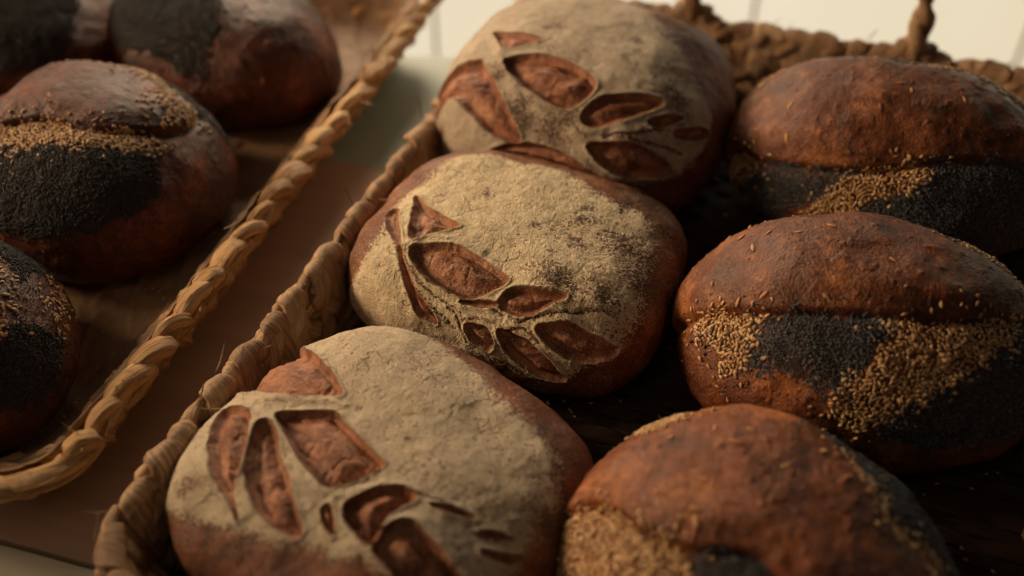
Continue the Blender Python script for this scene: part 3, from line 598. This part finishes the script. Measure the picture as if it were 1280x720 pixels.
def basket(label, origin, yaw, x0, x1, y0, y1, rim_z, flare, rim_r, mat, seed, wraps, rim_pitch, wall_top):
    root = link('woven_basket', None, None, (origin[0] * CM, origin[1] * CM, 0), (0, 0, math.radians(yaw)))
    tag(root, label, 'basket', 'woven husk baskets holding the loaves')
    g = Bag()
    z = 0.95
    row = 0
    while z < wall_top:
        off = (rim_z - z) * flare
        xy, s = round_rect(x0 + off, x1 - off, y0 + off, y1 - off, 3.6)
        P = np.c_[xy, z + 0.10 * np.sin(s / 3.1 + row)]
        g.add(rope(P, 0.98, 5.2, 2, seed + row, 26, 2.6, 1 if row % 2 else -1))
        z += 1.18; row += 1
    link('woven_wall', g.mesh('woven_wall', mat), root)
    g = Bag()
    xy, s = round_rect(x0, x1, y0, y1, 3.6, 0.13)
    wob = vnoise(np.stack([s / 7, s * 0, s * 0], -1), seed + 70)
    P = np.c_[xy, rim_z + 0.25 * wob]
    g.add(rope(P if wraps else P - np.array([0, 0, .15]), rim_r * (1 if wraps else .72), rim_pitch, 2, seed + 31, 44, 3.4, 1, lump=0.32))
    if not wraps:                                         # chunky overlapping husk knots twisted along the rim
        T, B, U = frames(P)
        r = np.random.default_rng(seed + 5)
        n = int(s[-1] / 2.0)
        for k in range(n):
            half = int((1.75 + 0.35 * r.standard_normal()) / 0.13)
            c = int((k + 0.12 * r.standard_normal()) * len(s) / n)
            idx = np.arange(c - half, c + half, 3) % len(s)
            u = np.linspace(-1, 1, len(idx))
            lat = 0.40 + 0.16 * r.standard_normal()
            up = 0.42 + 0.10 * r.standard_normal()
            pth = P[idx] + B[idx] * (lat * u)[:, None] + U[idx] * (up * (1 - 1.5 * u * u))[:, None] + 0.05 * r.standard_normal(3)
            g.add(strip(pth, 1.06 + 0.22 * r.standard_normal(), 0.38 + 0.07 * r.standard_normal(), seed * 50 + k, U[idx] + B[idx] * 0.4 * u[:, None], 26, 0.30, 0.10))
    link('twisted_rim', g.mesh('twisted_rim', mat), root)
    if wraps:
        g = Bag()
        T, B, U = frames(P)
        n = int(s[-1] / 1.95)
        r = np.random.default_rng(seed)
        for k in range(n):
            i = int((k + 0.5 + 0.2 * r.standard_normal()) * len(s) / n) % len(s)
            c, t, b = P[i], T[i], -B[i]                    # b points into the basket
            lean = (0.75 if k % 2 else 0.0) + 0.22 * r.standard_normal()
            drop = 3.0 + 0.7 * r.random()
            pts, nr = [], []
            for a in np.linspace(-0.75 * math.pi, 0.05 * math.pi, 12):   # over the rim
                d = -b * math.cos(a + math.pi) * -1 + 0
                d = b * math.cos(a) - np.array([0, 0, 1]) * math.sin(a)
                pts.append(c + d * (rim_r * 0.86) + t * lean * (a / math.pi) * 1.3); nr.append(d)
            e = pts[-1]
            for u in np.linspace(0.1, 1, 14):
                pts.append(e + np.array([0, 0, -1]) * drop * u - b * (-flare * drop * u + 0.10 * u) + t * lean * 1.7 * u + b * 0.25 * math.sin(u * 3.14)); nr.append(b + np.array([0, 0, .15]))
            g.add(strip(np.array(pts), 1.95 + 0.25 * r.standard_normal(), 0.28 + 0.06 * (k % 2), seed * 100 + k, np.array(nr), fold=0.07))
        link('rim_binding', g.mesh('rim_binding', mat), root)
    # frayed fibres standing off the rim
    g = Bag()
    T, B, U = frames(P)
    r = np.random.default_rng(seed + 77)
    for k in range(90):
        i = r.integers(0, len(s))
        d0 = T[i] * r.choice([-1, 1]) + 0.5 * r.standard_normal(3); d0 /= np.linalg.norm(d0)
        o0 = P[i] + (U[i] * r.uniform(.3, 1) + B[i] * r.uniform(-1, 1)) * (rim_r + 0.12)
        u = np.linspace(0, 1, 9)[:, None]
        bend = U[i] * r.uniform(0.1, 0.6) + B[i] * r.uniform(-.5, .5)
        pth = o0 + d0 * u * r.uniform(0.5, 1.5) + bend * u ** 2
        g.add(strip(pth, 0.07, 0.018, seed * 9 + k, np.tile(U[i], (9, 1)), 6, 0.3, 0))
    link('frayed_fibre', g.mesh('frayed_fibre', mat), root)['kind'] = 'stuff'
    # floor: flat plaited rows
    g = Bag()
    off = rim_z * flare + 0.4
    yy = np.arange(y0 + off + .6, y1 - off, 0.92)
    for k, y in enumerate(yy):
        xs = np.arange(x0 + off, x1 - off, 0.3)
        P = np.c_[xs, np.full(len(xs), y), 0.85 + 0.12 * np.sin(xs * 2.2 + k * math.pi)]
        nr = np.tile((0, 0, 1.0), (len(xs), 1))
        g.add(strip(P, 1.0, 0.24, seed + 300 + k, nr, 10, 0.01))
    link('woven_floor', g.mesh('woven_floor', MAT['husk_shaded']), root)
    return root

MAT['husk_shaded'] = husk_material('shaded_husk', (0.030, 0.016, 0.009), (0.06, 0.032, 0.017), (0.09, 0.052, 0.028))  # floor husk, shade between the loaves darkened into its colour
MAT['husk'] = husk_material('dry_husk', (0.20, 0.100, 0.048), (0.50, 0.31, 0.17), (0.72, 0.50, 0.30))
MAT['husk_pale'] = husk_material('pale_husk', (0.26, 0.12, 0.045), (0.68, 0.40, 0.17), (0.92, 0.66, 0.34))

rb = basket('woven husk basket on the right holding three floured and three seeded loaves', (0, 0), -20.8, -25.5, 14.6, 15.6, 71.8, 5.3, 0.22, 0.52, MAT['husk'], 3, True, 7.5, 5.2)
lb = basket('long woven basket on the left lined with brown paper, with a thick twisted pale rim', (0, 0), -17.2, -66, -27.9, 19.73, 74, 5.5, 0.78, 0.80, MAT['husk_pale'], 5, False, 12.0, 4.3)

def rot(x, y, yaw):
    a = math.radians(yaw)
    return (x * math.cos(a) - y * math.sin(a), x * math.sin(a) + y * math.cos(a))
# handle on the far rim of the right-hand basket, in the basket's own frame
def arch(xa, xb, y, z, hgt, seed):
    t = np.linspace(0, 1, 110)
    x = xa + (xb - xa) * (0.5 - 0.5 * np.cos(np.pi * t)) + 0.25 * np.sin(t * 9)
    zz = z + hgt * np.sin(np.pi * t) ** .75
    P = np.c_[x, y + 0.5 * np.sin(np.pi * t), zz]
    return rope(P, 0.50 + 0.75 * np.exp(-np.minimum(t, 1 - t) / 0.05), 5.0, 2, seed, 26, 2.4, 1, up=(0, 1, 0), lump=.15)
g = Bag(); g.add(arch(-12.9, 3.2, 71.7, 5.6, 12.0, 91))
hd = link('handle', g.mesh('handle', MAT['husk']), rb)
for kx, xh in enumerate((-12.9, 3.2)):
    g = Bag()
    for j in range(3):
        a = np.linspace(-2.8, 2.8, 26)
        P = np.c_[xh + 0.9 * (j - 1) + 0.5 * np.sin(a) * .4, 71.8 + 1.0 * np.cos(a), 5.3 + 1.05 * np.sin(a)]
        nr = np.c_[a * 0, np.cos(a), np.sin(a)]
        g.add(strip(P, 1.0, 0.22, 700 + kx * 5 + j, nr, 16))
    link('handle_binding', g.mesh('handle_binding', MAT['husk']), hd)

# ------------------------------------------------------------------ brown paper inside the left basket
m = M('brown_paper', 0.6, 0.3)
n1 = m.noise(40, 4, 0.6)
MAT['paper'] = m.out(m.mix(m.rng(n1, 0.3, 0.7), (0.24, 0.14, 0.080), (0.34, 0.21, 0.12)), m.mth('ADD', m.noise(60, 3), m.mth('MULTIPLY', m.noise(900, 2), .1)), 0.0015)
def liner():
    rim_z, flare = 5.5, 0.78
    prof = [(5.1, 0.9), (4.4, 1.0), (3.6, 1.0), (2.9, 1.05), (2.3, 1.05), (1.9, 1.3), (1.75, 2.2), (1.7, 3.6), (1.7, 6.0), (1.7, 10.0), (1.7, 14.0)]
    zz = np.interp(np.linspace(0, 10, 90), range(11), [a for a, b in prof]); ii = np.interp(np.linspace(0, 10, 90), range(11), [b for a, b in prof])
    rows = []
    for k, (z, i) in enumerate(zip(zz, ii)):
        off = (rim_z - max(z, 1.7)) * flare + i
        xy, s = round_rect(-66 + off, -27.9 - off, 19.73 + off, 74 - off, 3.0, 0.3)
        t = np.linspace(0, len(xy) - 1, 640)
        xy = np.stack([np.interp(t, range(len(xy)), xy[:, a]) for a in (0, 1)], -1)
        rows.append(np.c_[xy, np.full(640, z)])
    P = np.array(rows)
    Q = np.stack([P[..., 0] * .28 + P[..., 1] * .10, P[..., 1] * .10, P[..., 2] * .55], -1)
    w1 = 1 - np.abs(vnoise(Q * 1.6, 5)) * 2.2
    w2 = 1 - np.abs(vnoise(Q * 3.1 + 9, 6)) * 2.5
    h = 0.36 * np.clip(w1, -.4, 1) ** 3 + 0.20 * np.clip(w2, -.4, 1) ** 3
    P[..., 2] += h * 0.55
    cx, cy = -47, 47
    P[..., 0] -= np.sign(P[..., 0] - cx) * np.abs(h) * 0.5 * sstep(1.7, 2.6, P[..., 2])
    c = P[-1].mean(0)
    V = np.concatenate([P.reshape(-1, 3), c[None]])
    F = grid_faces(90, 640)
    n = len(V) - 1
    cap = np.array([(89 * 640 + j, 89 * 640 + j + 1, n, n) for j in range(0)]).reshape(-1, 4)
    me = make_mesh('paper_liner', V[:-1] * CM, F, MAT['paper'])
    o = link('paper_liner', me, None, (0, 0, 0), (0, 0, math.radians(-17.2)))
    sm = o.modifiers.new('thickness', 'SOLIDIFY'); sm.thickness = 0.0004
    tag(o, 'creased brown baking paper lining the inside of the left basket', 'paper liner')
liner()
def loose_seed(x, y, z, sz, rz, label):
    V, F, tone = place_seeds(np.zeros((1, 3)), np.array([[0, 0, 1.0]]), 'oat', (sz, sz * .34, 0.09), np.random.default_rng(3), 0.5, 0.0)
    o = link('oat_seed', make_mesh('oat_seed', V * CM, F, MAT['oat'], {'tone': tone}), None, (x * CM, y * CM, z * CM), (0, 0, rz))
    tag(o, label, 'seed')
loose_seed(-18.35, 58.3, 3.0, 0.55, 0.6, 'pale oat seed fallen on the brown paper right of the round sesame loaf')

def strewn(name, x0, x1, y0, y1, z, yaw, n, seed, label):
    r = np.random.default_rng(seed)
    xy = np.c_[r.uniform(x0, x1, n), r.uniform(y0, y1, n)]
    a = math.radians(yaw)
    pos = np.c_[xy[:, 0] * math.cos(a) - xy[:, 1] * math.sin(a), xy[:, 0] * math.sin(a) + xy[:, 1] * math.cos(a), z + 0.1 * r.random(n)]
    V, F, tone = place_seeds(pos, np.tile((0, 0, 1.0), (n, 1)), 'sesame', (0.14, 0.095, 0.06), r, 1.0, 0.5)
    o = link(name, make_mesh(name, V * CM, F, MAT['sesame'], {'tone': tone}))
    tag(o, label, 'seeds', None, 'stuff')
strewn('fallen_seeds', -24, 13, 17, 70, 1.2, -20.8, 420, 5, 'sesame seeds strewn over the floor of the right basket between loaves')
strewn('fallen_seeds', -40, -31.5, 25, 70, 2.0, -17.2, 110, 6, 'sesame seeds strewn on the brown paper of the left basket')
# ------------------------------------------------------------------ table, board, window
def box(name, x0, x1, y0, y1, z0, z1, mat, yaw=0, bev=0.2, parent=None):
    V = [(x, y, z) for z in (z0, z1) for y in (y0, y1) for x in (x0, x1)]
    F = [(0, 2, 3, 1), (4, 5, 7, 6), (0, 1, 5, 4), (2, 6, 7, 3), (0, 4, 6, 2), (1, 3, 7, 5)]
    me = make_mesh(name, np.array(V) * CM, np.array(F), mat, smooth=False)
    o = link(name, me, parent, (0, 0, 0), (0, 0, math.radians(yaw)))
    if bev:
        b = o.modifiers.new('bevel', 'BEVEL'); b.width = bev * CM; b.segments = 3
    return o
m = M('painted_table', 0.42, 0.4)
MAT['table'] = m.out(m.mix(m.rng(m.noise(9, 4), .3, .7), (0.40, 0.50, 0.43), (0.45, 0.55, 0.47)), m.noise(400, 2), 0.0001)
m = M('brown_board', 0.5, 0.35)
wv = m.noise(1.0, 4, 0.6, m.vmul(m.co, (9, 70, 9)), .4)
MAT['board'] = m.out(m.mix(m.rng(wv, .3, .7), (0.56, 0.39, 0.28), (0.64, 0.45, 0.325)), wv, 0.0003)
tb = box('table_top', -120, 120, -30, 76.0, -4.0, -0.6, MAT['table'], -3)
tag(tb, kind='structure')
bd = box('brown_board', -90, 70, 21.2, 55.0, -0.596, 0.0, MAT['board'], -16, 0.15)
tag(bd, 'flat brown board lying on the table under both baskets', 'board')
m = M('lit_table_paint', 0.5, 0.3)  # paler colour stands in for light falling on the table front
MAT['lit_strip'] = m.out(m.mix(m.rng(m.noise(14, 4), .3, .7), (0.72, 0.68, 0.54), (0.80, 0.76, 0.62)), m.noise(300, 2), 0.0002)
le = box('lit_table_strip', -90, 70, 8.0, 20.9, -0.594, 0.1, MAT['lit_strip'], -16, 0.15)  # strip added over the table front so that it looks lit
tag(le, kind='structure')

m = M('white_window_frame', 0.5, 0.3)
MAT['frame'] = m.out((0.62, 0.52, 0.36), m.noise(60, 2), 0.0002)
m = M('bright_pane', 0.3, 0.3)
MAT['pane'] = m.out((0.7, 0.62, 0.48))
e = m.mix(m.rng(m.noise(1.6, 2), 0.3, 0.7), (0.72, 0.61, 0.42), (0.82, 0.73, 0.56))
m.l(e, m.b.inputs['Emission Color']); m.b.inputs['Emission Strength'].default_value = 1.0
win = link('window', None, None, (0, 1.35, -0.9))
tag(win, 'large bright window with thin mullions glowing out of focus behind the baskets', 'window')
def wbox(name, x0, x1, z0, z1, y0, y1, mat):
    o = box(name, x0, x1, y0, y1, z0, z1, mat, 0, 0.1, win); return o
xs = [-170, -100, -50, -11, 34.3, 74, 120, 170]
for a, b in zip(xs[:-1], xs[1:]):
    wbox('pane', a + 0.25, b - 0.25, 8, 150, 0, 0.6, MAT['pane'])
for x in xs: wbox('mullion', x - 0.25, x + 0.25, 8, 150, -0.3, 1.0, MAT['frame'])
wbox('sill', -172, 172, 4, 8, -3, 2, MAT['frame'])
fl = box('floor', -300, 300, -100, 300, -92, -90, MAT['board'], 0, 0)
tag(fl, kind='structure')
